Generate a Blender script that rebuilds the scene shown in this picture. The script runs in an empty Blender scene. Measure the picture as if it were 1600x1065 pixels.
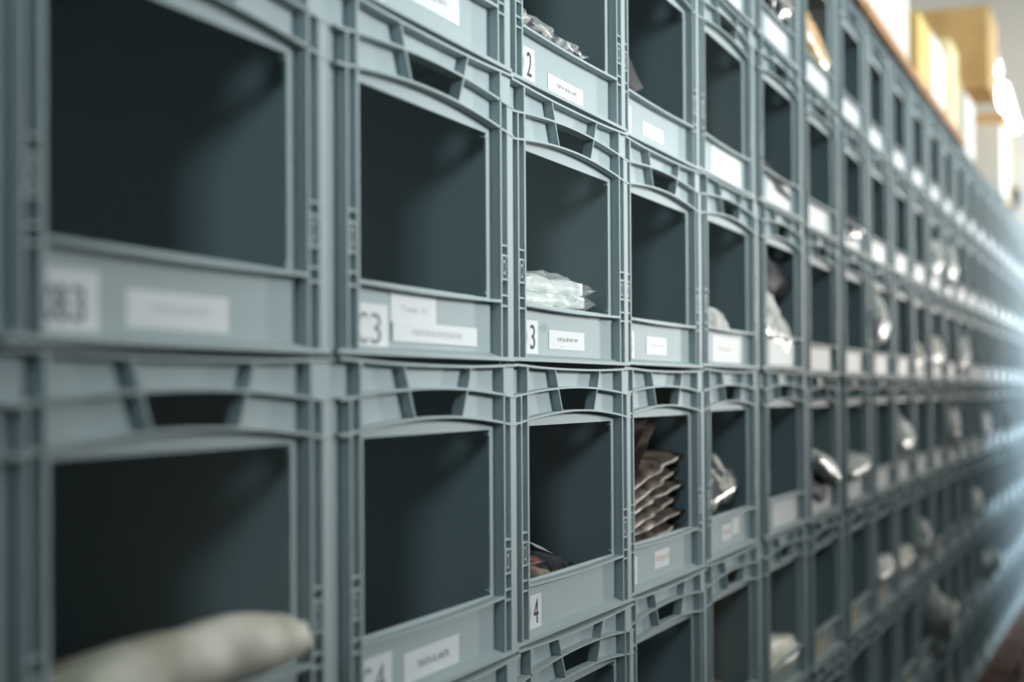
import bpy, math, random
from mathutils import Vector, Matrix, noise

SC = bpy.context.scene
COL = SC.collection
rnd = random.Random(7)

# ------------------------------------------------------------------ numbers of the place
W = 0.400          # width of one crate
P = 0.32444        # height one crate adds to a stack
LN = 0.02237       # the stacks lean a little
ZF = 4 * P + 0.150 # floor to the joint between the third and fourth row
CAM_Y, CAM_Z = -0.61226, ZF - 0.030581

# ------------------------------------------------------------------ camera
cd = bpy.data.cameras.new('camera')
cam = bpy.data.objects.new('camera', cd)
COL.objects.link(cam)
SC.camera = cam
yaw, pit, rol = [math.radians(a) for a in (22.1319, 1.81666, 0.15202)]
fw = Vector((math.cos(yaw) * math.cos(pit), math.sin(yaw) * math.cos(pit), math.sin(pit)))
rt = Vector((math.sin(yaw), -math.cos(yaw), 0))
up = rt.cross(fw)
r_ = rt * math.cos(rol) + up * math.sin(rol)
u_ = -rt * math.sin(rol) + up * math.cos(rol)
cam.matrix_world = Matrix(((r_.x, u_.x, -fw.x, 0), (r_.y, u_.y, -fw.y, CAM_Y), (r_.z, u_.z, -fw.z, CAM_Z), (0, 0, 0, 1)))
cd.sensor_width = 36.0
cd.lens = 2250 / 1600 * 36.0
cd.clip_start = 0.05
cd.dof.use_dof = True
cd.dof.focus_distance = 1.80
cd.dof.aperture_fstop = 2.6

# ------------------------------------------------------------------ light and exposure
SC.view_settings.view_transform = 'Standard'
SC.view_settings.look = 'None'
SC.view_settings.exposure = 0.0
SC.view_settings.gamma = 1.0
SC.view_settings.use_curve_mapping = False
wd = bpy.data.worlds.new('daylight')
SC.world = wd
wd.use_nodes = True
bg = wd.node_tree.nodes['Background']
bg.inputs['Color'].default_value = (0.62, 0.80, 0.86, 1)
bg.inputs['Strength'].default_value = 1.6


def area(name, loc, target, sx, sy, power, color, spread=180):
    ld = bpy.data.lights.new(name, 'AREA')
    ld.shape = 'RECTANGLE'
    ld.size, ld.size_y = sx, sy
    ld.energy = power
    ld.color = color
    ld.spread = math.radians(spread)
    o = bpy.data.objects.new(name, ld)
    COL.objects.link(o)
    o.location = loc
    o.rotation_euler = (Vector(target) - Vector(loc)).to_track_quat('-Z', 'Z').to_euler()
    return o


# daylight through the gate at the far end of the hall, and a gate in the side of the hall further down the aisle
area('end_daylight', (24.0, -6.6, 2.2), (2.0, 0, 1.7), 2.0, 1.6, 460, (1.0, 0.96, 0.90), 70)
area('gate_daylight', (10.6, -4.2, 1.9), (9.9, 0, 1.6), 2.6, 3.2, 200, (0.66, 0.86, 1.0), 72)
# window behind the photographer
area('window_daylight', (-2.9, -1.2, 2.2), (1.6, 0, 1.6), 1.4, 0.6, 64, (0.60, 0.88, 1.0))
# unseen fill added at the side wall to brighten the crate fronts
area('front_fill_light', (3.2, -6.9, 3.2), (2.2, 0, 1.8), 2.6, 2.2, 660, (0.93, 0.985, 1.0))
# strip lamps along the aisle
for lx in (2.6, 4.6):
    area('aisle_lamp_light', (lx, -3.3, 3.93), (lx, -2.2, 1.0), 1.5, 0.30, 6, (0.86, 1.0, 1.0))
for lx in (19.5, 23.0, 26.5):
    area('far_lamp_light', (lx, -3.0, 5.4), (lx + 1, -1.0, 3.0), 1.8, 0.5, 230, (1.0, 0.98, 0.92))

# ------------------------------------------------------------------ materials


def mat(name, color, rough=0.5, spec=0.5, var=0.0, bump=0.0, scale=40.0, dark=None, metallic=0.0, stretch=(1, 1, 1), lo=0.4, hi=0.62):
    m = bpy.data.materials.new(name)
    m.use_nodes = True
    nt = m.node_tree
    b = nt.nodes['Principled BSDF']
    b.inputs['Roughness'].default_value = rough
    b.inputs['Specular IOR Level'].default_value = spec
    b.inputs['Metallic'].default_value = metallic
    b.inputs['Base Color'].default_value = (*color, 1)
    src = None
    if dark is not None or var or bump:
        tc = nt.nodes.new('ShaderNodeTexCoord')
        mp = nt.nodes.new('ShaderNodeMapping')
        mp.inputs['Scale'].default_value = stretch
        nz = nt.nodes.new('ShaderNodeTexNoise')
        nz.inputs['Scale'].default_value = scale
        nz.inputs['Detail'].default_value = 4
        nt.links.new(tc.outputs['Object'], mp.inputs['Vector'])
        nt.links.new(mp.outputs['Vector'], nz.inputs['Vector'])
    if dark is not None:
        cr = nt.nodes.new('ShaderNodeValToRGB')
        cr.color_ramp.elements[0].position = lo
        cr.color_ramp.elements[1].position = hi
        cr.color_ramp.elements[0].color = (*dark, 1)
        cr.color_ramp.elements[1].color = (*color, 1)
        nt.links.new(nz.outputs['Fac'], cr.inputs['Fac'])
        src = cr.outputs['Color']
    if var:
        oi = nt.nodes.new('ShaderNodeObjectInfo')
        mr = nt.nodes.new('ShaderNodeMapRange')
        mr.inputs['To Min'].default_value = 1 - var
        mr.inputs['To Max'].default_value = 1 + var
        nt.links.new(oi.outputs['Random'], mr.inputs['Value'])
        hs = nt.nodes.new('ShaderNodeHueSaturation')
        if src:
            nt.links.new(src, hs.inputs['Color'])
        else:
            hs.inputs['Color'].default_value = (*color, 1)
        nt.links.new(mr.outputs['Result'], hs.inputs['Value'])
        src = hs.outputs['Color']
    if src:
        nt.links.new(src, b.inputs['Base Color'])
    if bump:
        bp = nt.nodes.new('ShaderNodeBump')
        bp.inputs['Strength'].default_value = bump
        bp.inputs['Distance'].default_value = 0.004
        nt.links.new(nz.outputs['Fac'], bp.inputs['Height'])
        nt.links.new(bp.outputs['Normal'], b.inputs['Normal'])
    return m


M = {}
M['crate'] = mat('grey_plastic', (0.400, 0.468, 0.478), 0.62, 0.18, 0.0, 0.03, 300)
M['paper'] = mat('white_paper', (0.72, 0.74, 0.74), 0.6, 0.3)
M['cream'] = mat('cream_paper', (0.62, 0.58, 0.46), 0.7, 0.3)
M['ink'] = mat('black_ink', (0.03, 0.03, 0.035), 0.6, 0.3)
M['grey_ink'] = mat('grey_ink', (0.22, 0.24, 0.25), 0.6, 0.3)
M['pale_ink'] = mat('pale_ink', (0.52, 0.55, 0.56), 0.6, 0.3)
M['orange_ink'] = mat('orange_ink', (0.72, 0.42, 0.25), 0.6, 0.3)
M['white_cloth'] = mat('white_cloth', (0.86, 0.87, 0.83), 0.55, 0.4, 0.0, 0.35, 28)
M['white_bag'] = mat('white_bag', (0.74, 0.75, 0.72), 0.4, 0.4, 0.08, 0.5, 30, dark=(0.34, 0.35, 0.33), lo=0.36, hi=0.58)
M['cream_bag'] = mat('cream_bag', (0.86, 0.82, 0.70), 0.45, 0.5, 0.0, 0.4, 16, dark=(0.50, 0.47, 0.37), lo=0.35, hi=0.6)
M['brown_bag'] = mat('brown_bag', (0.36, 0.27, 0.21), 0.45, 0.4, 0.2, 0.3, 11, dark=(0.05, 0.035, 0.03), lo=0.42, hi=0.62)
M['pattern_bag'] = mat('pattern_bag', (0.66, 0.62, 0.54), 0.28, 0.7, 0.1, 0.6, 34, dark=(0.05, 0.055, 0.07), lo=0.49, hi=0.58)
M['pale_edge'] = mat('pale_edge', (0.62, 0.55, 0.48), 0.3, 0.6, 0.2, 0.4, 18, dark=(0.22, 0.17, 0.14), lo=0.38, hi=0.58)
M['dark_cloth'] = mat('dark_cloth', (0.028, 0.028, 0.034), 0.75, 0.3, 0.1, 0.4, 30)
M['dark_bag'] = mat('dark_bag', (0.09, 0.085, 0.085), 0.3, 0.6, 0.1, 0.5, 24, dark=(0.02, 0.02, 0.024))
M['red_cloth'] = mat('red_cloth', (0.34, 0.14, 0.12), 0.7, 0.3, 0.0, 0.4, 40, dark=(0.05, 0.03, 0.03))
M['tan_bag'] = mat('tan_bag', (0.80, 0.56, 0.30), 0.35, 0.6, 0.06, 0.4, 12, dark=(0.62, 0.36, 0.14), lo=0.35, hi=0.6)
M['cardboard'] = mat('cardboard', (0.62, 0.40, 0.17), 0.8, 0.2, 0.05, 0.1, 6, dark=(0.52, 0.32, 0.13))
M['yellow_card'] = mat('yellow_card', (0.84, 0.60, 0.22), 0.8, 0.2, 0.03, 0.05, 6)
M['pale_card'] = mat('pale_card', (0.92, 0.78, 0.44), 0.8, 0.2, 0.03, 0.05, 6)
M['white_card'] = mat('white_card', (0.80, 0.79, 0.75), 0.7, 0.3, 0.03, 0.05, 6)
M['beige_card'] = mat('beige_card', (0.72, 0.70, 0.65), 0.7, 0.3, 0.02, 0.05, 6)
M['tape'] = mat('packing_tape', (0.62, 0.48, 0.30), 0.25, 0.6)
M['pallet'] = mat('pallet_wood', (0.16, 0.075, 0.045), 0.7, 0.2, 0.15, 0.1, 10, dark=(0.09, 0.04, 0.025), stretch=(0.15, 1, 1))
M['wood'] = mat('orange_wood', (0.55, 0.27, 0.11), 0.6, 0.3, 0.08, 0.1, 10, dark=(0.36, 0.17, 0.07), stretch=(0.15, 1, 1))
M['floor'] = mat('dark_concrete', (0.060, 0.057, 0.054), 0.6, 0.3, 0.0, 0.05, 3, dark=(0.045, 0.043, 0.041))
M['wall'] = mat('white_wall', (0.84, 0.85, 0.83), 0.8, 0.2)
M['ceiling'] = mat('ceiling_paint', (0.74, 0.73, 0.68), 0.8, 0.2)
M['steel'] = mat('lamp_steel', (0.70, 0.71, 0.71), 0.4, 0.5)

pl = bpy.data.materials.new('clear_film')
pl.use_nodes = True
nt = pl.node_tree
nt.nodes.clear()
out = nt.nodes.new('ShaderNodeOutputMaterial')
mx = nt.nodes.new('ShaderNodeMixShader')
tr = nt.nodes.new('ShaderNodeBsdfTransparent')
tr.inputs['Color'].default_value = (0.93, 0.96, 0.96, 1)
gl = nt.nodes.new('ShaderNodeBsdfPrincipled')
gl.inputs['Base Color'].default_value = (0.75, 0.80, 0.80, 1)
gl.inputs['Roughness'].default_value = 0.15
lw = nt.nodes.new('ShaderNodeLayerWeight')
lw.inputs['Blend'].default_value = 0.30
tc = nt.nodes.new('ShaderNodeTexCoord')
nz = nt.nodes.new('ShaderNodeTexNoise')
nz.inputs['Scale'].default_value = 45
bp = nt.nodes.new('ShaderNodeBump')
bp.inputs['Strength'].default_value = 0.7
bp.inputs['Distance'].default_value = 0.006
nt.links.new(tc.outputs['Object'], nz.inputs['Vector'])
nt.links.new(nz.outputs['Fac'], bp.inputs['Height'])
for n in (gl, lw):
    nt.links.new(bp.outputs['Normal'], n.inputs['Normal'])
mr = nt.nodes.new('ShaderNodeMapRange')
mr.inputs['To Min'].default_value = 0.05
mr.inputs['To Max'].default_value = 0.55
nt.links.new(lw.outputs['Facing'], mr.inputs['Value'])
nt.links.new(mr.outputs['Result'], mx.inputs['Fac'])
nt.links.new(tr.outputs['BSDF'], mx.inputs[1])
nt.links.new(gl.outputs['BSDF'], mx.inputs[2])
nt.links.new(mx.outputs['Shader'], out.inputs['Surface'])
M['film'] = pl

lamp_m = bpy.data.materials.new('lit_tube')
lamp_m.use_nodes = True
lb = lamp_m.node_tree.nodes['Principled BSDF']
lb.inputs['Emission Color'].default_value = (0.95, 1.0, 1.0, 1)
lb.inputs['Emission Strength'].default_value = 9.0
M['lamp'] = lamp_m

# ------------------------------------------------------------------ mesh helpers


class MB:
    def __init__(self):
        self.v, self.f = [], []

    def box(self, x0, x1, y0, y1, z0, z1):
        self.hexa([(x0, y0, z0), (x1, y0, z0), (x1, y1, z0), (x0, y1, z0), (x0, y0, z1), (x1, y0, z1), (x1, y1, z1), (x0, y1, z1)])

    def hexa(self, p):
        n = len(self.v)
        self.v += p
        self.f += [tuple(n + i for i in q) for q in ((0, 3, 2, 1), (4, 5, 6, 7), (0, 1, 5, 4), (1, 2, 6, 5), (2, 3, 7, 6), (3, 0, 4, 7))]

    def bar(self, x0, z0, x1, z1, t, y0, y1, vertical):
        """a rib from (x0,z0) to (x1,z1) seen from the front, t thick"""
        h = t / 2
        if vertical:
            a, b, c, d = (x0 - h, z0), (x0 + h, z0), (x1 + h, z1), (x1 - h, z1)
        else:
            a, b, c, d = (x0, z0 - h), (x1, z1 - h), (x1, z1 + h), (x0, z0 + h)
        self.hexa([(a[0], y0, a[1]), (b[0], y0, b[1]), (b[0], y1, b[1]), (a[0], y1, a[1]),
                   (d[0], y0, d[1]), (c[0], y0, c[1]), (c[0], y1, c[1]), (d[0], y1, d[1])])

    def ribbon(self, pts, t, y0, y1):
        n = len(self.v)
        h = t / 2
        for x, z in pts:
            self.v += [(x, y0, z - h), (x, y1, z - h), (x, y1, z + h), (x, y0, z + h)]
        m = len(pts)
        for i in range(m - 1):
            a, b = n + 4 * i, n + 4 * i + 4
            for j in range(4):
                k = (j + 1) % 4
                self.f.append((a + j, b + j, b + k, a + k)[::-1])
        self.f.append((n, n + 1, n + 2, n + 3)[::-1])
        e = n + 4 * (m - 1)
        self.f.append((e, e + 1, e + 2, e + 3))

    def ring(self, cx, cz, rx, rz, t, y0, y1, k=14):
        n = len(self.v)
        for i in range(k):
            a = 2 * math.pi * i / k
            c, s = math.cos(a), math.sin(a)
            for (ex, yy) in ((0, y0), (t, y0), (t, y1), (0, y1)):
                self.v.append((cx + (rx - ex) * c, yy, cz + (rz - ex) * s))
        for i in range(k):
            a, b = n + 4 * i, n + 4 * ((i + 1) % k)
            for j in range(4):
                q = (j + 1) % 4
                self.f.append((a + j, b + j, b + q, a + q))

    def add(self, o):
        n = len(self.v)
        self.v += o.v
        self.f += [tuple(n + i for i in f) for f in o.f]
        return self

    def mesh(self, name, m, smooth=False, crate=False):
        me = bpy.data.meshes.new(name)
        vs = self.v
        if crate:      # crate coordinates: origin at the middle of the base, the whole crate racked by the lean of the stack
            vs = [(x - W / 2 - LN * z, y - 0.30, z) for x, y, z in vs]
        me.from_pydata(vs, [], self.f)
        me.materials.append(M[m] if isinstance(m, str) else m)
        if smooth:
            me.polygons.foreach_set('use_smooth', [True] * len(me.polygons))
        me.update()
        return me


def obj(name, me, parent=None, loc=(0, 0, 0), rot=(0, 0, 0)):
    o = bpy.data.objects.new(name, me)
    COL.objects.link(o)
    o.location = loc
    o.rotation_euler = rot
    if parent is not None:
        o.parent = parent
    return o


def tag(o, label, cat, group=None):
    o['label'] = label
    o['category'] = cat
    if group:
        o['group'] = group
    return o


def structure(name, mb, m):
    o = obj(name, mb.mesh(name, m))
    o['kind'] = 'structure'
    return o


# ------------------------------------------------------------------ the hall
b = MB(); b.box(-3, 30, -7, 3, -0.1, 0); structure('floor', b, 'floor')
b = MB(); b.box(-3, 30, -7, 3, 6.6, 6.7); structure('ceiling', b, 'ceiling')
b = MB(); b.box(30, 30.2, -7, 3, -0.1, 6.7); structure('wall_far', b, 'wall')
b = MB(); b.box(-3, 30, 3, 3.2, -0.1, 6.7); structure('wall_left', b, 'wall')
b = MB(); b.box(-3.2, -3, -7, 3.2, -0.1, 6.7); structure('wall_near', b, 'floor')
b = MB(); b.box(-3.2, 1.2, -7.2, -7, -0.1, 6.7); b.box(14, 30.2, -7.2, -7, -0.1, 6.7); b.box(1.2, 14, -7.2, -7, -0.1, 2.0); b.box(1.2, 14, -7.2, -7, 4.4, 6.7); structure('wall_right', b, 'floor')
b = MB(); b.box(-3, 1.52, -2.15, -2.0, 0, 3.4); b.box(1.52, 2.9, -2.15, -2.0, 0, 1.83); b.box(2.9, 8.2, -2.15, -2.0, 0, 2.28); structure('light_blocker_right', b, 'floor')  # unseen, added to shade the lower rows and the first stack

b = MB(); b.box(-1.75, -1.6, -2.0, 0.6, 0, 2.11); structure('light_blocker_near', b, 'floor')  # unseen screen added to keep window light out of the lower crates
b = MB(); b.box(12.6, 12.75, -6.0, -1.2, 0, 1.62); structure('light_blocker_far', b, 'floor')  # added out of view to cut the end daylight on low rows

# haze volume added for the veil of light where the daylight of the side gate crosses the far end of the aisle
hm = bpy.data.materials.new('veil_haze')
hm.use_nodes = True
hm.node_tree.nodes.clear()
ho = hm.node_tree.nodes.new('ShaderNodeOutputMaterial')
hv = hm.node_tree.nodes.new('ShaderNodeVolumeScatter')
hv.inputs['Density'].default_value = 0.26
hv.inputs['Color'].default_value = (0.92, 0.97, 1.0, 1)
hm.node_tree.links.new(hv.outputs['Volume'], ho.inputs['Volume'])
M['haze'] = hm
b = MB(); b.box(7.0, 12.5, -0.75, 0.10, 0.25, 2.44)
o = obj('haze', b.mesh('haze', 'haze'))
o['kind'] = 'stuff'
o['label'] = 'thin bluish haze in the daylight at the far end of the aisle'
o['category'] = 'haze'

# ------------------------------------------------------------------ crate parts (crate coordinates: x 0..W, y 0 at the front, z 0..P)


def arc(x, lo, rise, cx=0.5):
    t = (x - 0.03) / 0.94
    t = min(max(t, 0), 1)
    return lo + rise * math.sin(math.pi * t) ** 0.85


xs = [i / 28 for i in range(29)]
RIB = 0.012     # the ribs stand this far off the front panel
PT = 0.0028

b = MB()        # walls and bottom of the tub
b.box(0.030 * W, 0.037 * W, RIB + PT, 0.595, 0.004, P + 0.0035)
b.box(0.963 * W, 0.970 * W, RIB + PT, 0.595, 0.004, P + 0.0035)
b.box(0.030 * W, 0.970 * W, 0.592, 0.595, 0.004, P + 0.0035)
b.box(0.030 * W, 0.970 * W, RIB + PT, 0.595, 0.004, 0.0085)
b.box(0.006 * W, 0.030 * W, RIB + PT, 0.595, 0.955 * P, 0.978 * P)
b.box(0.970 * W, 0.994 * W, RIB + PT, 0.595, 0.955 * P, 0.978 * P)
shell_mb = b

# front panel with the pick opening and the grip hole
zr = [0.004 / P, 0.215, 0.770, 0.815, 0.905, 0.980]
hole = {0.815: (0.362, 0.638), 0.905: (0.331, 0.669)}
b = MB()
idx = {}
for k, y in ((0, RIB), (1, RIB + PT)):
    for j, z in enumerate(zr):
        hl, hr = hole.get(z, (0.362, 0.638) if z < 0.8 else (0.306, 0.694))
        for i, x in enumerate((0.0, 0.130, hl, hr, 0.872, 1.0)):
            idx[k, j, i] = len(b.v)
            b.v.append((x * W, y, z * P))
cells = {(j, i) for j in range(5) for i in range(5)}
cells -= {(1, 1), (1, 2), (1, 3), (3, 2)}
for (j, i) in cells:
    for k in (0, 1):
        q = (idx[k, j, i], idx[k, j, i + 1], idx[k, j + 1, i + 1], idx[k, j + 1, i])
        b.f.append(q if k == 0 else q[::-1])
    for (dj, di, e) in ((-1, 0, ((j, i), (j, i + 1))), (1, 0, ((j + 1, i + 1), (j + 1, i))), (0, -1, ((j + 1, i), (j, i))), (0, 1, ((j, i + 1), (j + 1, i + 1)))):
        if (j + dj, i + di) not in cells:
            (a, c), (d, e2) = e
            b.f.append((idx[0, d, e2], idx[0, a, c], idx[1, a, c], idx[1, d, e2]))
b.box(0.860 * W, 0.873 * W, RIB - 0.001, RIB + PT + 0.002, 0.752 * P, 0.760 * P)     # moulding nibs at the corners of the opening
b.box(0.860 * W, 0.873 * W, RIB - 0.001, RIB + PT + 0.002, 0.226 * P, 0.234 * P)
panel_mb = b

b = MB()        # top rim
b.ribbon([(x * W, (0.9850 - 0.007 * math.sin(math.pi * x) + 0.004 * abs(math.cos(math.pi * x)) ** 8) * P) for x in xs], 0.0026, -0.0005, 0.016)
rim_mb = b
b = MB(); b.ribbon([(x * W, arc(x, 0.880, 0.030) * P) for x in xs], 0.0024, 0.0, RIB + 0.001); upper_rib_mb = b
b = MB(); b.ribbon([(x * W, arc(x, 0.783, 0.038) * P) for x in xs], 0.0024, 0.0, RIB + 0.001); lower_rib_mb = b


def divider(s):
    g = MB()
    f = (lambda x: x) if s < 0 else (lambda x: 1 - x)
    g.bar(f(0.331) * W, 0.906 * P, f(0.306) * W, 0.981 * P, 0.0026, 0.0003, RIB + 0.001, True)
    g.bar(f(0.364) * W, 0.818 * P, f(0.331) * W, 0.906 * P, 0.0026, 0.0003, RIB + 0.001, True)
    return g


def ladder(x0, x1):
    g = MB()
    y0, y1 = 0.0008, RIB + 0.0005
    for z in (0.396, 0.362, 0.281, 0.226, 0.190):
        g.bar(x0, z * P, x1, z * P, 0.0021, y0, y1, False)
    cx, cz = (x0 + x1) / 2, 0.3215 * P
    g.ring(cx, cz, 0.0048, 0.0078, 0.0016, y0, y1)
    for s in (-1, 1):
        for q in (-1, 1):
            g.bar(cx + s * 0.0030, cz + q * 0.0062, cx + s * 0.0050, cz + q * 0.0125, 0.0015, y0, y1, True)
    return g


b = MB()        # left corner post
b.box(0.001 * W, 0.007 * W, 0.0080, RIB + 0.002, 0.016 * P, 0.884 * P)
b.box(0.044 * W, 0.052 * W, 0.0004, RIB + 0.001, 0.016 * P, 0.884 * P)
b.box(0.088 * W, 0.098 * W, 0.0, RIB + 0.001, 0.016 * P, 0.982 * P)
post_left_mb = b
post_left_ladder = ladder(0.051 * W, 0.090 * W)
b = MB()        # right corner post
b.box(0.903 * W, 0.912 * W, 0.0, RIB + 0.001, 0.016 * P, 0.982 * P)
b.box(0.953 * W, 0.960 * W, 0.0004, RIB + 0.001, 0.016 * P, 0.884 * P)
b.box(0.959 * W, 0.998 * W, 0.0012, RIB + 0.001, 0.016 * P, 0.884 * P)
b.box(0.911 * W, 0.998 * W, 0.0040, RIB + 0.001, 0.884 * P, 0.981 * P)
post_right_mb = b
post_right_ladder = ladder(0.911 * W, 0.954 * W)

b = MB()        # sill under the opening
b.ribbon([(x * W, (0.2045 - 0.006 * math.sin(math.pi * (x - 0.09) / 0.82)) * P) for x in [0.09 + 0.82 * i / 14 for i in range(15)]], 0.0030, -0.0004, RIB + 0.0060)
sill_mb = b
b = MB()        # foot of the crate
b.box(0.001 * W, 0.999 * W, -0.0008, RIB + 0.002, 0.001, 0.016 * P)
n = len(b.v)
b.v += [(0.098 * W, 0.0, 0.016 * P), (0.903 * W, 0.0, 0.016 * P), (0.903 * W, RIB + 0.0005, 0.016 * P), (0.098 * W, RIB + 0.0005, 0.016 * P), (0.098 * W, RIB + 0.0005, 0.030 * P), (0.903 * W, RIB + 0.0005, 0.030 * P)]
b.f += [(n, n + 1, n + 5, n + 4), (n, n + 4, n + 3), (n + 1, n + 2, n + 5), (n, n + 3, n + 2, n + 1), (n + 3, n + 4, n + 5, n + 2)]
lip_mb = b

PART = {}
for nm, mb in (('shell', shell_mb), ('front_panel', panel_mb), ('top_rim', rim_mb), ('upper_rib', upper_rib_mb), ('lower_rib', lower_rib_mb),
               ('divider_a', divider(-1)), ('divider_b', divider(1)), ('post_a', post_left_mb), ('rungs_a', post_left_ladder), ('post_b', post_right_mb), ('rungs_b', post_right_ladder),
               ('sill', sill_mb), ('foot_rim', lip_mb)):
    PART[nm] = mb.mesh(nm, 'crate', crate=True)
far = MB()
for mb in (panel_mb, rim_mb, upper_rib_mb, lower_rib_mb, divider(-1), divider(1), post_left_mb, post_left_ladder, post_right_mb, post_right_ladder, sill_mb, lip_mb):
    far.add(mb)
PART['front_frame'] = far.mesh('front_frame', 'crate', crate=True)


def sheet(x0, x1, z0, z1, y=RIB - 0.0006, m='paper'):
    g = MB()
    g.box(x0 * W, x1 * W, y, y + 0.0005, z0 * P, z1 * P)
    return g.mesh('sheet', m, crate=True)


def text_mesh(s, m, x0, x1, zc, height, y=RIB - 0.0009):
    """flat print, fitted between x0 and x1 (fractions of the width), height in metres"""
    cu = bpy.data.curves.new('print', 'FONT')
    cu.body = s
    cu.size = 1.0
    cu.align_x = 'CENTER'
    o = bpy.data.objects.new('print', cu)
    COL.objects.link(o)
    me = bpy.data.meshes.new_from_object(o.evaluated_get(bpy.context.evaluated_depsgraph_get()))
    bpy.data.objects.remove(o)
    bpy.data.curves.remove(cu)
    vx = [v.co.x for v in me.vertices]
    vy = [v.co.y for v in me.vertices]
    mw, ml, mh, mb = max(vx) - min(vx), min(vx), max(vy) - min(vy), min(vy)
    for v in me.vertices:
        x = (x0 + (x1 - x0) * (v.co.x - ml) / mw) * W
        z = zc * P + ((v.co.y - mb) / mh - 0.5) * height
        v.co = (x - W / 2 - LN * z, y - 0.30, z)
    me.materials.clear()
    me.materials.append(M[m])
    return me


# ------------------------------------------------------------------ stacks of crates
KEYS = 'ABCDEFGHIJKLMNOPQRSTUVWX'
S = {'A': 0.6875, 'B': 1.0990, 'C': 1.5105, 'D': 1.9100, 'E': 2.3097, 'F': 2.7269, 'G': 3.1640, 'H': 3.6142, 'I': 4.0367, 'J': 4.4597, 'K': 4.8807, 'L': 5.3028, 'M': 5.7198, 'N': 6.1254, 'O': 6.5309}
x = S['O']
for k in KEYS[15:]:
    x += 0.409
    S[k] = x
#        sideways step of the stack out of line, turn in degrees, height
ADJ = {'A': (0.0, 0.0, -0.004), 'B': (0.0, -0.2, -0.003), 'C': (0.006, -1.3, -0.002), 'D': (0.007, -0.9, 0.0), 'E': (0.001, 0.0, 0.0035), 'F': (0.0, -0.2, 0.005)}
KAP = -0.002397


def wall_y(x):
    return KAP * x * x if x < 6.5 else KAP * (6.5 ** 2 + 13 * (x - 6.5))


def wall_turn(x):
    return math.atan(2 * KAP * min(x, 6.5))


ORD = ['first', 'second', 'third', 'fourth', 'fifth', 'sixth', 'seventh', 'eighth', 'ninth', 'tenth', 'eleventh', 'twelfth', 'thirteenth', 'fourteenth', 'fifteenth',
       'sixteenth', 'seventeenth', 'eighteenth', 'nineteenth', 'twentieth', 'twenty-first', 'twenty-second', 'twenty-third', 'twenty-fourth']
CR = {}


def crate_matrix(k, r):
    l = 3 - r
    dy, turn, dz = ADJ.get(k, (0, 0, 0))
    jit = random.Random(k + str(r))
    near = k in 'ABCD'
    x0 = S[k] - LN * l * P + (0 if near else jit.uniform(-0.002, 0.002))
    a = wall_turn(S[k]) + math.radians(turn) + (0 if near else math.radians(jit.uniform(-0.4, 0.4)))
    y0 = wall_y(S[k]) + 0.00706 * l * P + dy + (0 if near else jit.uniform(-0.002, 0.002))
    z0 = ZF + l * P + dz
    m = Matrix.Translation((x0, y0, z0)) @ Matrix.Rotation(a, 4, 'Z') @ Matrix.Translation((W / 2, 0.30, 0))
    return m, a


STICK = {}


def sticker(parent, k, r, printed=True):
    """white number sticker at the left of the lower panel"""
    key = ('st',)
    if key not in STICK:
        STICK[key] = sheet(0.106, 0.262 if False else 0.250, 0.033, 0.155)
    o = obj('number_sticker', STICK[key], parent)
    if k in 'DEF':
        o.location.x = -0.042 * W
    if k == 'A':
        o.data = sheet(0.106, 0.262, 0.010, 0.155)
    if k == 'B':
        o.data = sheet(0.106, 0.287, 0.010, 0.150)
    if printed:
        s = '0' + 'BCDE'['ABCD'.index(k)] + str(r)
        ink, px0, px1, dx0, dx1, zc, hh = {'A': ('ink', 0.128, 0.185, 0.192, 0.225, 0.083, 0.0235), 'B': ('grey_ink', 0.100, 0.186, 0.200, 0.251, 0.080, 0.029)}.get(k, ('ink', 0.110, 0.166, 0.190, 0.226, 0.094, 0.029))
        obj('printed_number', text_mesh(s[:2], ink, px0, px1, zc, hh), o)
        obj('printed_number', text_mesh(s[2:], ink, dx0, dx1, zc, hh), o)
    return o


LAB = {}


def label(parent, x0, x1, z0, z1, m='paper', txt=None, ink='grey_ink', tx=None, th=0.006, name='paper_label'):
    key = (x0, x1, z0, z1, m)
    if key not in LAB:
        LAB[key] = sheet(x0, x1, z0, z1, m=m)
    o = obj(name, LAB[key], parent)
    if txt:
        a, c = tx or (x0 + 0.22 * (x1 - x0), x1 - 0.20 * (x1 - x0))
        tk = (txt, ink, a, c, (z0 + z1) / 2, th)
        if tk not in LAB:
            LAB[tk] = text_mesh(txt, ink, a, c, (z0 + z1) / 2, th)
        obj('printed_text', LAB[tk], o)
    return o


# what stands out about a crate, for its label
STORY = {('A', 2): 'its bottom sill only just in view', ('A', 3): 'number 0B3 sticker and a pale paper strip', ('A', 4): 'a bulging cream parcel hanging out of it',
         ('B', 2): 'a wide white label low on its front', ('B', 3): 'two overlapping paper labels', ('B', 4): 'a tilted-looking white label, empty inside',
         ('C', 2): 'number 2 sticker and patterned clothes bags', ('C', 3): 'number 3 sticker and white garments in film', ('C', 4): 'number 4 sticker and no paper label',
         ('D', 2): 'a dark sleeve hanging inside', ('D', 3): 'small white label, empty inside', ('D', 4): 'a slanting pile of brown bags',
         ('E', 2): 'one small beige bag', ('E', 3): 'small white bag at its sill', ('E', 4): 'crumpled pale bag and orange print label',
         ('F', 1): 'a crumpled patterned bag', ('F', 2): 'dark cloth lying on its sill', ('F', 3): 'a big crumpled white bag', ('G', 1): 'a tan paper bag leaning out',
         ('G', 4): 'a white bag hanging over its sill', ('I', 3): 'a tall white bag bulging out', ('J', 4): 'a round white bag bulging out'}
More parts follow.
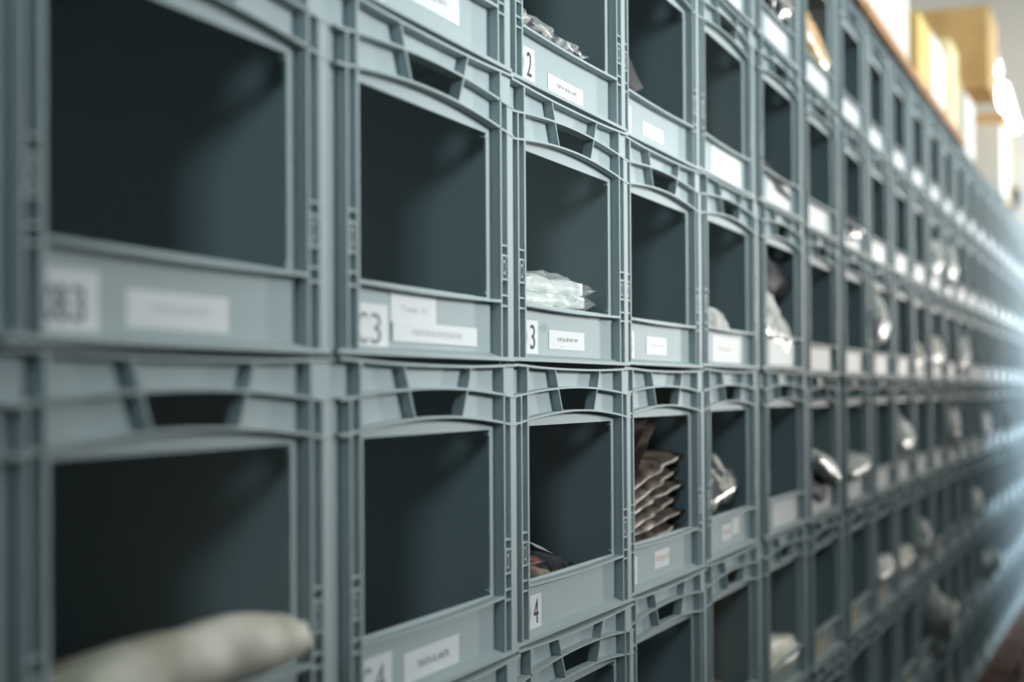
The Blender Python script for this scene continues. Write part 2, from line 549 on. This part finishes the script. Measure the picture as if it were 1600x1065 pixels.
for ci, k in enumerate(KEYS):
    for r in range(1, 8):
        m, a = crate_matrix(k, r)
        root = bpy.data.objects.new('storage_crate', None)
        root.empty_display_size = 0.1
        COL.objects.link(root)
        root.matrix_world = m
        CR[k, r] = root
        where = '%s row from the top, %s stack along' % (ORD[r - 1], ORD[ci])
        st = STORY.get((k, r))
        if st:
            lab = 'grey crate with %s, %s row, %s stack' % (st, ORD[r - 1], ORD[ci])
        elif k > 'J':
            lab = 'small far grey crate, %s' % where
        else:
            lab = 'empty grey plastic crate, %s' % where
        tag(root, lab, 'crate', 'grey picking crates stacked into a wall')
        obj('shell', PART['shell'], root)
        if ci < 9:
            obj('front_panel', PART['front_panel'], root)
            obj('top_rim', PART['top_rim'], root)
            obj('handle_rib', PART['upper_rib'], root)
            obj('handle_rib', PART['lower_rib'], root)
            obj('divider', PART['divider_a'], root)
            obj('divider', PART['divider_b'], root)
            o = obj('corner_post', PART['post_a'], root)
            obj('rung', PART['rungs_a'], o)
            o = obj('corner_post', PART['post_b'], root)
            obj('rung', PART['rungs_b'], o)
            obj('sill', PART['sill'], root)
            obj('foot_rim', PART['foot_rim'], root)
        else:
            obj('front_frame', PART['front_frame'], root)
        # papers
        if k in 'ABCD' and 2 <= r <= 5 and not (k == 'A' and r == 2):
            sticker(root, k, r)
        elif k in 'EF' and r < 6:
            sticker(root, k, r, False)
        kr = k + str(r)
        if kr == 'A2':
            label(root, 0.36, 0.66, 0.05, 0.12)
        elif kr == 'A3':
            label(root, 0.335, 0.650, 0.044, 0.126, txt='TOP JA 38 WIT', ink='pale_ink', th=0.007)
        elif kr == 'B2':
            label(root, 0.330, 0.712, 0.085, 0.170, txt='TOP JA 07 BE ATY', ink='grey_ink', th=0.0065)
        elif kr == 'B3':
            label(root, 0.301, 0.549, 0.100, 0.193, txt='Tunic 12', ink='pale_ink', th=0.006)
            o = label(root, 0.306, 0.795, 0.047, 0.107, txt='PANTON SL ROTE RUCHE', ink='pale_ink', th=0.006)
            o.location.y -= 0.0012
        elif kr == 'B4':
            label(root, 0.350, 0.664, 0.036, 0.126, txt='TANTA SL ANTR', ink='grey_ink', th=0.0075)
        elif kr == 'C2':
            label(root, 0.355, 0.654, 0.034, 0.100, txt='TOP JA 38 BLU WP', ink='grey_ink', th=0.0058)
        elif kr == 'C3':
            label(root, 0.337, 0.638, 0.055, 0.126, txt='TOP JA 38 WIT WP', ink='grey_ink', th=0.0058)
        elif kr == 'C4':
            pass
        elif kr == 'D2':
            label(root, 0.339, 0.592, 0.058, 0.121, txt='TOP JA 40', ink='pale_ink', th=0.005)
        elif kr == 'D3':
            label(root, 0.350, 0.595, 0.056, 0.137, txt='TOP JA 40', ink='pale_ink', th=0.005)
        elif kr == 'D4':
            label(root, 0.409, 0.590, 0.066, 0.148, m='paper', txt='TOP JA 42', ink='orange_ink', th=0.010, tx=(0.42, 0.58))
        elif kr == 'E4':
            label(root, 0.380, 0.560, 0.066, 0.150, txt='TOP JA 42', ink='orange_ink', th=0.010, tx=(0.40, 0.55))
            label(root, 0.570, 0.700, 0.080, 0.170)
        elif kr == 'E3':
            label(root, 0.262, 0.740, 0.030, 0.170, txt='TOP JA 44', ink='orange_ink', th=0.008, tx=(0.36, 0.56))
        elif k >= 'E' and r <= 4:
            q = random.Random('lab' + kr)
            x0 = (0.262 if k in 'EF' else 0.20) + q.uniform(0.0, 0.04)
            label(root, x0, x0 + q.uniform(0.46, 0.60), 0.030, 0.185)
        elif k >= 'E':
            q = random.Random('lab' + kr)
            if q.random() < 0.75:
                x0 = (0.262 if k in 'EF' else 0.20) + q.uniform(0, 0.06)
                label(root, x0, x0 + q.uniform(0.25, 0.45), 0.035, 0.175, m='cream' if q.random() < 0.6 else 'paper')

# ------------------------------------------------------------------ bags and clothes in the crates


def pillow(w, d, h, seed, crinkle=0.15, flat=0.0, n=22, arch=0.0, tilt=0.0, edge=2.6, blunt=0.55, rim=0.0):
    """a soft filled bag: w by d lying, h thick in the middle, its rim pinched to a seam"""
    g = MB()
    off = Vector((seed * 3.17, seed * 1.31, seed * 0.77))
    for side in (1, -1):
        for j in range(n + 1):
            for i in range(n + 1):
                u, v = -1 + 2 * i / n, -1 + 2 * j / n
                t = (max(0.0, 1 - abs(u) ** edge) * max(0.0, 1 - abs(v) ** edge)) ** blunt
                p = Vector((u * w / 2, v * d / 2, 0))
                t = rim + (1 - rim) * t
                nz = noise.noise(p * 22 + off + Vector((0, 0, side * 5))) + 0.5 * noise.noise(p * 50 + off)
                z = side * h / 2 * t * (1 + crinkle * 2.0 * nz) + 0.35 * crinkle * h * noise.noise(p * 14 + off)
                rag = 1 + 0.05 * crinkle * 4 * noise.noise(Vector((u * 3, v * 3, seed)))
                x = p.x * rag
                z += arch * (1 - u * u) + tilt * u
                g.v.append((x, p.y * rag, z))
    m = (n + 1) * (n + 1)
    for s in (0, 1):
        for j in range(n):
            for i in range(n):
                a = s * m + j * (n + 1) + i
                q = (a, a + 1, a + n + 2, a + n + 1)
                g.f.append(q if s == 0 else q[::-1])
    rim = [i for i in range(n)] + [j * (n + 1) + n for j in range(n)] + [n * (n + 1) + i for i in range(n, 0, -1)] + [j * (n + 1) for j in range(n, 0, -1)]
    for q in range(len(rim)):
        a, c = rim[q], rim[(q + 1) % len(rim)]
        g.f.append((a + m, c + m, c, a))
    return g


def put(name, mb, m, k, r, x, y, z, label_, cat, group=None, rot=(0, 0, 0), parts=()):
    """x in fractions of the crate's width, y metres behind its front, z metres above its base"""
    o = obj(name, mb.mesh(name, m, smooth=True))
    mw, a = crate_matrix(k, r)
    o.matrix_world = mw @ Matrix.Translation((x * W - W / 2 - LN * z, y - 0.30, z)) @ (Matrix.Rotation(rot[2], 4, 'Z') @ Matrix.Rotation(rot[1], 4, 'Y') @ Matrix.Rotation(rot[0], 4, 'X'))
    tag(o, label_, cat, group)
    for pn, pmb, pm in parts:
        obj(pn, pmb.mesh(pn, pm, smooth=True), o)
    return o

def show(name, m, k, r, f0, f1, z0, z1, yf, d, seed, label_, cat, group=None, tilt=0.0, crinkle=0.2, n=20, edge=6, blunt=0.35, yaw_=0.0, film=None, pitch=0.0, rim=0.0, seam=None):
    """a bag lying in crate (k, r) with its front edge yf behind the crate's front; f0..f1 is the stretch of the front it is seen across"""
    sh = yf * (S[k] + 0.2) / 0.612 / W
    a, c = f0 + sh, f1 + sh
    a, c = max(a, 0.06), min(c, 0.94)
    w_ = (c - a) * W
    parts = []
    h_ = (z1 - z0) * P
    if film:
        parts = [('plastic_sleeve', pillow(w_ + film, d + 0.012, h_ + 0.004, seed + 50, 0.42, edge=edge, blunt=blunt, n=n), 'film')]
    if seam:
        parts.append(('sealed_edge', pillow(w_ + 0.014, d + 0.006, 0.0035, seed, crinkle * 0.9, edge=8, blunt=0.3, n=n, rim=0.8), seam))
    return put(name, pillow(w_, d, h_, seed, crinkle, edge=edge, blunt=blunt, n=n, rim=rim), m, k, r, (a + c) / 2, yf + d / 2, (z0 + z1) / 2 * P, label_, cat, group, rot=(pitch, tilt, yaw_), parts=parts)


nm = ['lowest', 'second lowest', 'middle', 'second highest', 'topmost']
# white garments, each in clear film, crate C3
for i, (f0, f1, z0, z1, yf, tl) in enumerate(((0.0, 0.70, 0.035, 0.100, 0.022, 0.0), (0.0, 0.66, 0.098, 0.160, 0.022, 0.01), (0.0, 0.74, 0.158, 0.222, 0.020, 0.015), (0.0, 0.565, 0.218, 0.275, 0.022, -0.01), (0.0, 0.53, 0.265, 0.340, 0.024, -0.01))):
    show('folded_garment', 'white_cloth', 'C', 3, f0, f1, z0, z1, yf, 0.33, 11 + i, 'white folded garment in clear film, %s of the pile behind sticker 3' % nm[i], 'garment',
         'white garments in film', tilt=tl, crinkle=0.24, n=34, edge=10, blunt=0.28, rim=0.6, film=0.075 if i > 2 else 0.02, yaw_=(0.0, 0.02, -0.02, 0.03, -0.03)[i])
# patterned bags, crate C2
for i, (f0, f1, z0, z1, m_, tl) in enumerate(((0.0, 0.76, 0.03, 0.12, 'dark_bag', 0.0), (0.0, 0.74, 0.115, 0.195, 'pattern_bag', 0.0), (0.0, 0.92, 0.175, 0.240, 'pattern_bag', 0.03), (0.0, 0.70, 0.225, 0.250, 'dark_bag', 0.03), (0.0, 0.56, 0.245, 0.300, 'pattern_bag', 0.03))):
    show('clothes_bag', m_, 'C', 2, f0, f1, z0, z1, 0.020, 0.32, 51 + i, '%s clothes bag, %s of the pile behind sticker 2' % ('dark shiny' if m_ == 'dark_bag' else 'patterned shiny', nm[i]),
         'bag', 'patterned clothes bags', tilt=tl, crinkle=0.25, n=26, edge=6, blunt=0.35, rim=0.3, film=0.03 if i in (2, 4) else None)
# dark bag with a white strip over a red and brown bag, crate C4
show('clothes_bag', 'brown_bag', 'C', 4, 0.0, 0.36, 0.03, 0.235, 0.022, 0.26, 70, 'brown clothes bag at the left just above the sill of crate 4', 'bag', crinkle=0.15, tilt=0.05)
show('clothes_bag', 'red_cloth', 'C', 4, -0.1, 0.20, 0.225, 0.285, 0.035, 0.24, 71, 'small red clothes bag upon the brown bag in crate 4', 'bag', crinkle=0.15, tilt=0.08)
o = show('clothes_bag', 'dark_bag', 'C', 4, 0.02, 0.56, 0.10, 0.250, 0.060, 0.26, 72, 'dark plastic clothes bag with white strip in crate 4', 'bag', crinkle=0.10, tilt=0.14, edge=3, blunt=0.55)
g = MB(); g.box(-0.040, 0.040, -0.008, 0.008, 0.0, 0.0006)
s = obj('white_strip', g.mesh('white_strip', 'paper'), o, (0.048, -0.088, 0.0245), (0.45, 0.14, -0.10))
g = MB(); g.box(0.006, 0.016, -0.005, 0.005, 0.0007, 0.0011); g.box(0.022, 0.034, -0.005, 0.005, 0.0007, 0.0011)
obj('printed_mark', g.mesh('printed_mark', 'ink'), s)
# slanting pile of brown bags, crate D4
for i in range(8):
    z0 = 0.03 + 0.060 * i
    show('clothes_bag', 'brown_bag', 'D', 4, 0.10 - 0.2, (0.70, 0.68, 0.71, 0.66, 0.70, 0.69, 0.66, 0.62)[i], z0, z0 + 0.068, 0.036, 0.30, 81 + i, 'brown crinkled clothes bag in slanting pile, %s from the bottom' % ORD[i], 'bag',
         'brown clothes bags', tilt=-0.03 - 0.022 * i, crinkle=0.30, n=26, edge=8, blunt=0.30, rim=0.15, seam='pale_edge', yaw_=0.03 * (-1) ** i)
for i in range(2):
    put('clothes_bag', pillow(0.15, 0.24, 0.012, 95 + i, 0.15, n=16), 'brown_bag', 'D', 4, 0.40 - 0.05 * i, 0.145, 0.195 + 0.022 * i,
        'thin brown bag standing steeply atop slanting pile, %s one' % ('lower', 'upper')[i], 'bag', 'brown clothes bags', rot=(0, -0.62, 0))
# cream parcel hanging out of A4
put('padded_parcel', pillow(0.265, 0.24, 0.050, 101, 0.07, arch=0.010, n=30, edge=6, blunt=0.35, rim=0.40), 'cream_bag', 'A', 4, 0.385, 0.072, 0.066,
    'bulging cream padded parcel hanging out of the nearest lower crate', 'parcel', rot=(-0.32, -0.03, 0.0))
show('dark_garment', 'dark_cloth', 'D', 2, -0.25, 0.26, 0.22, 0.52, 0.020, 0.16, 111, 'dark hanging sleeve at the side of a second row crate', 'garment', tilt=0.35, crinkle=0.10, edge=2.2, blunt=0.5)
show('dark_garment', 'dark_cloth', 'F', 2, 0.0, 0.74, 0.06, 0.31, 0.006, 0.16, 112, 'dark cloth heaped on the sill, second row', 'garment', tilt=0.14, edge=3, blunt=0.5)
show('dark_garment', 'dark_cloth', 'F', 3, 0.05, 0.66, 0.46, 0.72, 0.022, 0.20, 113, 'dark garment above a big white bag, third row', 'garment', tilt=0.05)
show('clothes_bag', 'tan_bag', 'E', 2, 0.0, 0.28, 0.03, 0.26, 0.022, 0.16, 121, 'small beige bag low in a second row crate', 'bag', tilt=0.1)
show('clothes_bag', 'white_bag', 'E', 3, 0.02, 0.48, 0.06, 0.30, 0.014, 0.14, 122, 'small crumpled white bag at the sill, third row, fifth stack', 'bag', tilt=-0.06, crinkle=0.35)
show('clothes_bag', 'pattern_bag', 'E', 4, 0.0, 0.56, 0.20, 0.44, 0.018, 0.14, 123, 'crumpled grey and beige bag, fourth row, fifth stack', 'bag', tilt=-0.10, crinkle=0.35)
show('clothes_bag', 'dark_bag', 'E', 4, 0.0, 0.60, 0.03, 0.215, 0.020, 0.18, 133, 'dark bag under a crumpled beige bag, fourth row', 'bag', crinkle=0.2)
show('clothes_bag', 'white_bag', 'F', 3, 0.05, 0.72, 0.08, 0.43, 0.006, 0.16, 124, 'big crumpled white bag below a dark garment, third row', 'bag', tilt=0.14, crinkle=0.3)
show('clothes_bag', 'pattern_bag', 'F', 1, 0.0, 0.92, 0.22, 0.58, -0.010, 0.18, 125, 'crumpled patterned bag leaning out of a top row crate', 'bag', tilt=0.08, crinkle=0.4)
show('paper_bag', 'tan_bag', 'G', 1, -0.02, 0.80, 0.24, 0.48, -0.006, 0.18, 126, 'tan paper bag leaning out of a top row crate', 'bag', tilt=0.20, crinkle=0.12)
show('clothes_bag', 'white_bag', 'G', 4, 0.15, 1.06, 0.26, 0.42, -0.022, 0.14, 127, 'white bag hanging over a sill with dark cloth, fourth row', 'bag', tilt=0.22, crinkle=0.25)
show('dark_garment', 'dark_cloth', 'G', 4, 0.08, 0.60, 0.08, 0.30, 0.004, 0.16, 128, 'dark cloth under a white bag, fourth row', 'garment', tilt=0.1)
show('clothes_bag', 'white_bag', 'H', 4, 0.10, 1.02, 0.18, 0.36, -0.012, 0.16, 129, 'flat pinkish white bag on the sill, fourth row, eighth stack', 'bag', tilt=-0.05)
show('clothes_bag', 'white_bag', 'I', 3, -0.02, 0.80, 0.16, 0.80, -0.022, 0.20, 130, 'tall white bag bulging far out of the third row', 'bag', crinkle=0.10, edge=3, blunt=0.5, tilt=0.1)
show('clothes_bag', 'white_bag', 'J', 4, 0.02, 1.04, 0.17, 0.68, -0.018, 0.20, 131, 'round white bag bulging out of the fourth row', 'bag', crinkle=0.10, edge=2.6, blunt=0.5)
FARBAGS = [('H', 2, .3, .8, .08, .30, .0, 'dark_bag'), ('L', 2, .2, 1.0, .15, .55, -.02, 'white_bag'), ('M', 2, .2, 1.1, .15, .60, -.02, 'white_bag'), ('M', 4, .3, 1.1, .22, .65, -.03, 'white_bag'),
           ('L', 3, .1, .8, .10, .50, .0, 'cream_bag'), ('K', 3, .1, .7, .08, .36, .0, 'cream_bag'), ('N', 3, .1, 1.0, .10, .55, -.01, 'white_bag'), ('I', 5, .2, .9, .18, .42, -.01, 'white_bag'),
           ('K', 5, .1, .8, .20, .58, -.03, 'white_bag'), ('J', 5, .1, .9, .10, .36, .0, 'cream_bag'), ('L', 6, .0, .9, .0, .70, -.05, 'white_bag'), ('O', 5, .2, 1.0, .15, .55, -.02, 'white_bag'),
           ('P', 6, .0, 1.1, .15, .55, -.04, 'white_bag'), ('Q', 6, .0, 1.1, .15, .50, -.04, 'white_bag'), ('M', 6, .1, .7, .08, .30, .0, 'cream_bag'), ('M', 7, .1, .6, .15, .42, -.03, 'tan_bag'),
           ('F', 5, .0, .80, .06, .32, .006, 'cream_bag'), ('E', 5, .0, .70, .06, .24, .02, 'tan_bag'), ('S', 4, .1, 1.0, .15, .60, -.03, 'white_bag'), ('P', 4, .1, 1.0, .15, .55, -.02, 'white_bag')]
for i, (k, r, f0, f1, z0, z1, yf, m_) in enumerate(FARBAGS):
    tone = {'white_bag': 'white', 'cream_bag': 'cream', 'dark_bag': 'dark', 'tan_bag': 'tan'}[m_]
    show('clothes_bag', m_, k, r, f0, f1, z0, z1, yf, 0.15, 140 + i, 'far %s bag showing at the sill, %s row, %s stack' % (tone, ORD[r - 1], ORD[KEYS.index(k)]), 'bag', 'bags in the far crates',
         tilt=rnd.uniform(-0.15, 0.15), n=14)

# ------------------------------------------------------------------ on top of the stacks
TOP = ZF + 3 * P + 0.002


def cardbox(x0, x1, y0, y1, z0, h, m, label_, tape=True, tilt=0.0):
    root = bpy.data.objects.new('cardboard_box', None)
    COL.objects.link(root)
    yy = wall_y((x0 + x1) / 2)
    root.location = ((x0 + x1) / 2, yy + (y0 + y1) / 2, z0)
    root.rotation_euler = (0, 0, wall_turn((x0 + x1) / 2) + tilt)
    tag(root, label_, 'box')
    w_, d_ = (x1 - x0) / 2, (y1 - y0) / 2
    g = MB(); g.box(-w_, w_, -d_, d_, 0, h - 0.004)
    obj('carton', g.mesh('carton', m), root)
    for s in (-1, 1):
        g = MB(); g.box(-w_ - 0.001, w_ + 0.001, s * d_ if s < 0 else 0.003, -0.003 if s < 0 else d_, h - 0.004, h)
        obj('flap', g.mesh('flap', m), root)
    if tape:
        g = MB(); g.box(-w_ - 0.0018, w_ + 0.0018, -0.025, 0.025, h, h + 0.0006)
        g.box(-w_ - 0.0024, -w_ - 0.0012, -0.025, 0.025, h - 0.07, h + 0.0006)
        g.box(w_ + 0.0012, w_ + 0.0024, -0.025, 0.025, h - 0.07, h + 0.0006)
        obj('tape', g.mesh('tape', 'tape'), root)
    return root


def plank(x0, x1, label_):
    g = MB()
    g.box(-(x1 - x0) / 2, (x1 - x0) / 2, 0, 0.60, 0, 0.030)
    o = obj('wooden_board', g.mesh('wooden_board', 'wood'), None, ((x0 + x1) / 2, wall_y((x0 + x1) / 2) - 0.015, TOP), (0, 0, wall_turn((x0 + x1) / 2)))
    tag(o, label_, 'board', 'boards under the boxes')


plank(2.70, 3.88, 'orange wooden board under the beige box nearest the lens')
plank(3.90, 5.08, 'orange wooden board under the yellow box edge')
plank(5.10, 6.28, 'orange wooden board under the tall tan box stack')
cardbox(2.9, 3.85, 0.0, 0.5, TOP + 0.03, 0.55, 'beige_card', 'large beige box at the near end of the top boards')
cardbox(3.95, 4.86, 0.01, 0.5, TOP + 0.03, 0.50, 'beige_card', 'large beige box beside the yellow box on top boards')
cardbox(5.00, 5.30, 0.00, 0.45, TOP + 0.03, 0.24, 'yellow_card', 'yellow box just behind the beige boxes')
cardbox(5.34, 5.76, 0.00, 0.30, TOP + 0.03, 0.25, 'white_card', 'low white box behind the yellow box', False)
cardbox(5.95, 6.24, 0.01, 0.60, TOP + 0.03, 0.36, 'pale_card', 'pale yellow box beyond the low white box')
cardbox(6.40, 6.75, 0.00, 0.40, TOP, 0.26, 'white_card', 'white box on crates beyond the pale yellow box', False)
cardbox(6.90, 7.20, 0.10, 0.60, TOP, 0.45, 'cardboard', 'brown box at the foot of the tall stack')
cardbox(7.30, 7.70, 0.13, 0.80, TOP, 0.45, 'cardboard', 'brown box carrying the tall top box')
cardbox(7.30, 7.74, -0.01, 0.85, TOP + 0.452, 0.40, 'cardboard', 'topmost tan box, highest of all on the crates')
cardbox(7.80, 8.15, -0.02, 0.35, TOP, 0.36, 'white_card', 'white box beyond the tall tan stack', False)
cardbox(8.25, 8.60, 0.00, 0.35, TOP, 0.50, 'cardboard', 'farthest brown box on the crates')
put('dark_bundle', pillow(0.22, 0.26, 0.17, 171, 0.2, n=14), 'dark_cloth', 'T', 1, 0.5, 0.08, P + 0.09, 'dark bundle lying alone on the far end of the crates', 'bundle')

# ------------------------------------------------------------------ pallets under the stacks


def pallet(x0, i):
    root = bpy.data.objects.new('wooden_pallet', None)
    COL.objects.link(root)
    root.location = (x0, wall_y(x0) - 0.13, 0)
    root.rotation_euler = (0, 0, wall_turn(x0))
    tag(root, 'reddish wooden pallet under the crates, %s along' % ORD[i], 'pallet', 'wooden pallets under the stacks')
    for j in range(5):
        g = MB(); g.box(-0.6, 0.6, 0.165 * j, 0.165 * j + 0.14, 0.122, 0.144)
        obj('deck_board', g.mesh('deck_board', 'pallet'), root)
    for j in range(3):
        g = MB(); g.box(-0.6, 0.6, 0.35 * j, 0.35 * j + 0.10, 0, 0.022)
        obj('base_board', g.mesh('base_board', 'pallet'), root)
        for q in range(3):
            g = MB(); g.box(-0.6 + 0.53 * q, -0.46 + 0.53 * q, 0.35 * j, 0.35 * j + 0.10, 0.022, 0.122)
            obj('block', g.mesh('block', 'pallet'), root)


for i in range(8):
    pallet(1.30 + 1.24 * i, i)

# ------------------------------------------------------------------ strip lamps under the ceiling


def strip_lamp(x0, x1, y, z, label_, power):
    root = bpy.data.objects.new('strip_lamp', None)
    COL.objects.link(root)
    root.location = ((x0 + x1) / 2, y, z)
    tag(root, label_, 'lamp', 'ceiling strip lamps')
    L = (x1 - x0) / 2
    g = MB(); g.box(-L, L, -0.09, 0.09, 0.06, 0.10)
    obj('housing', g.mesh('housing', 'steel'), root)
    g = MB(); g.box(-L + 0.03, L - 0.03, -0.07, 0.07, 0.0, 0.058)
    obj('tube', g.mesh('tube', 'lamp'), root)
    for s in (-0.7, 0.7):
        g = MB(); g.box(s * L - 0.006, s * L + 0.006, -0.006, 0.006, 0.10, 6.6 - z)
        obj('rod', g.mesh('rod', 'steel'), root)


strip_lamp(17.6, 19.8, 0.61, 5.50, 'bright strip lamp half hidden by the tall tan box', 0)
strip_lamp(21.0, 24.6, 0.61, 5.58, 'bright strip lamp in the clear, beyond the boxes', 0)
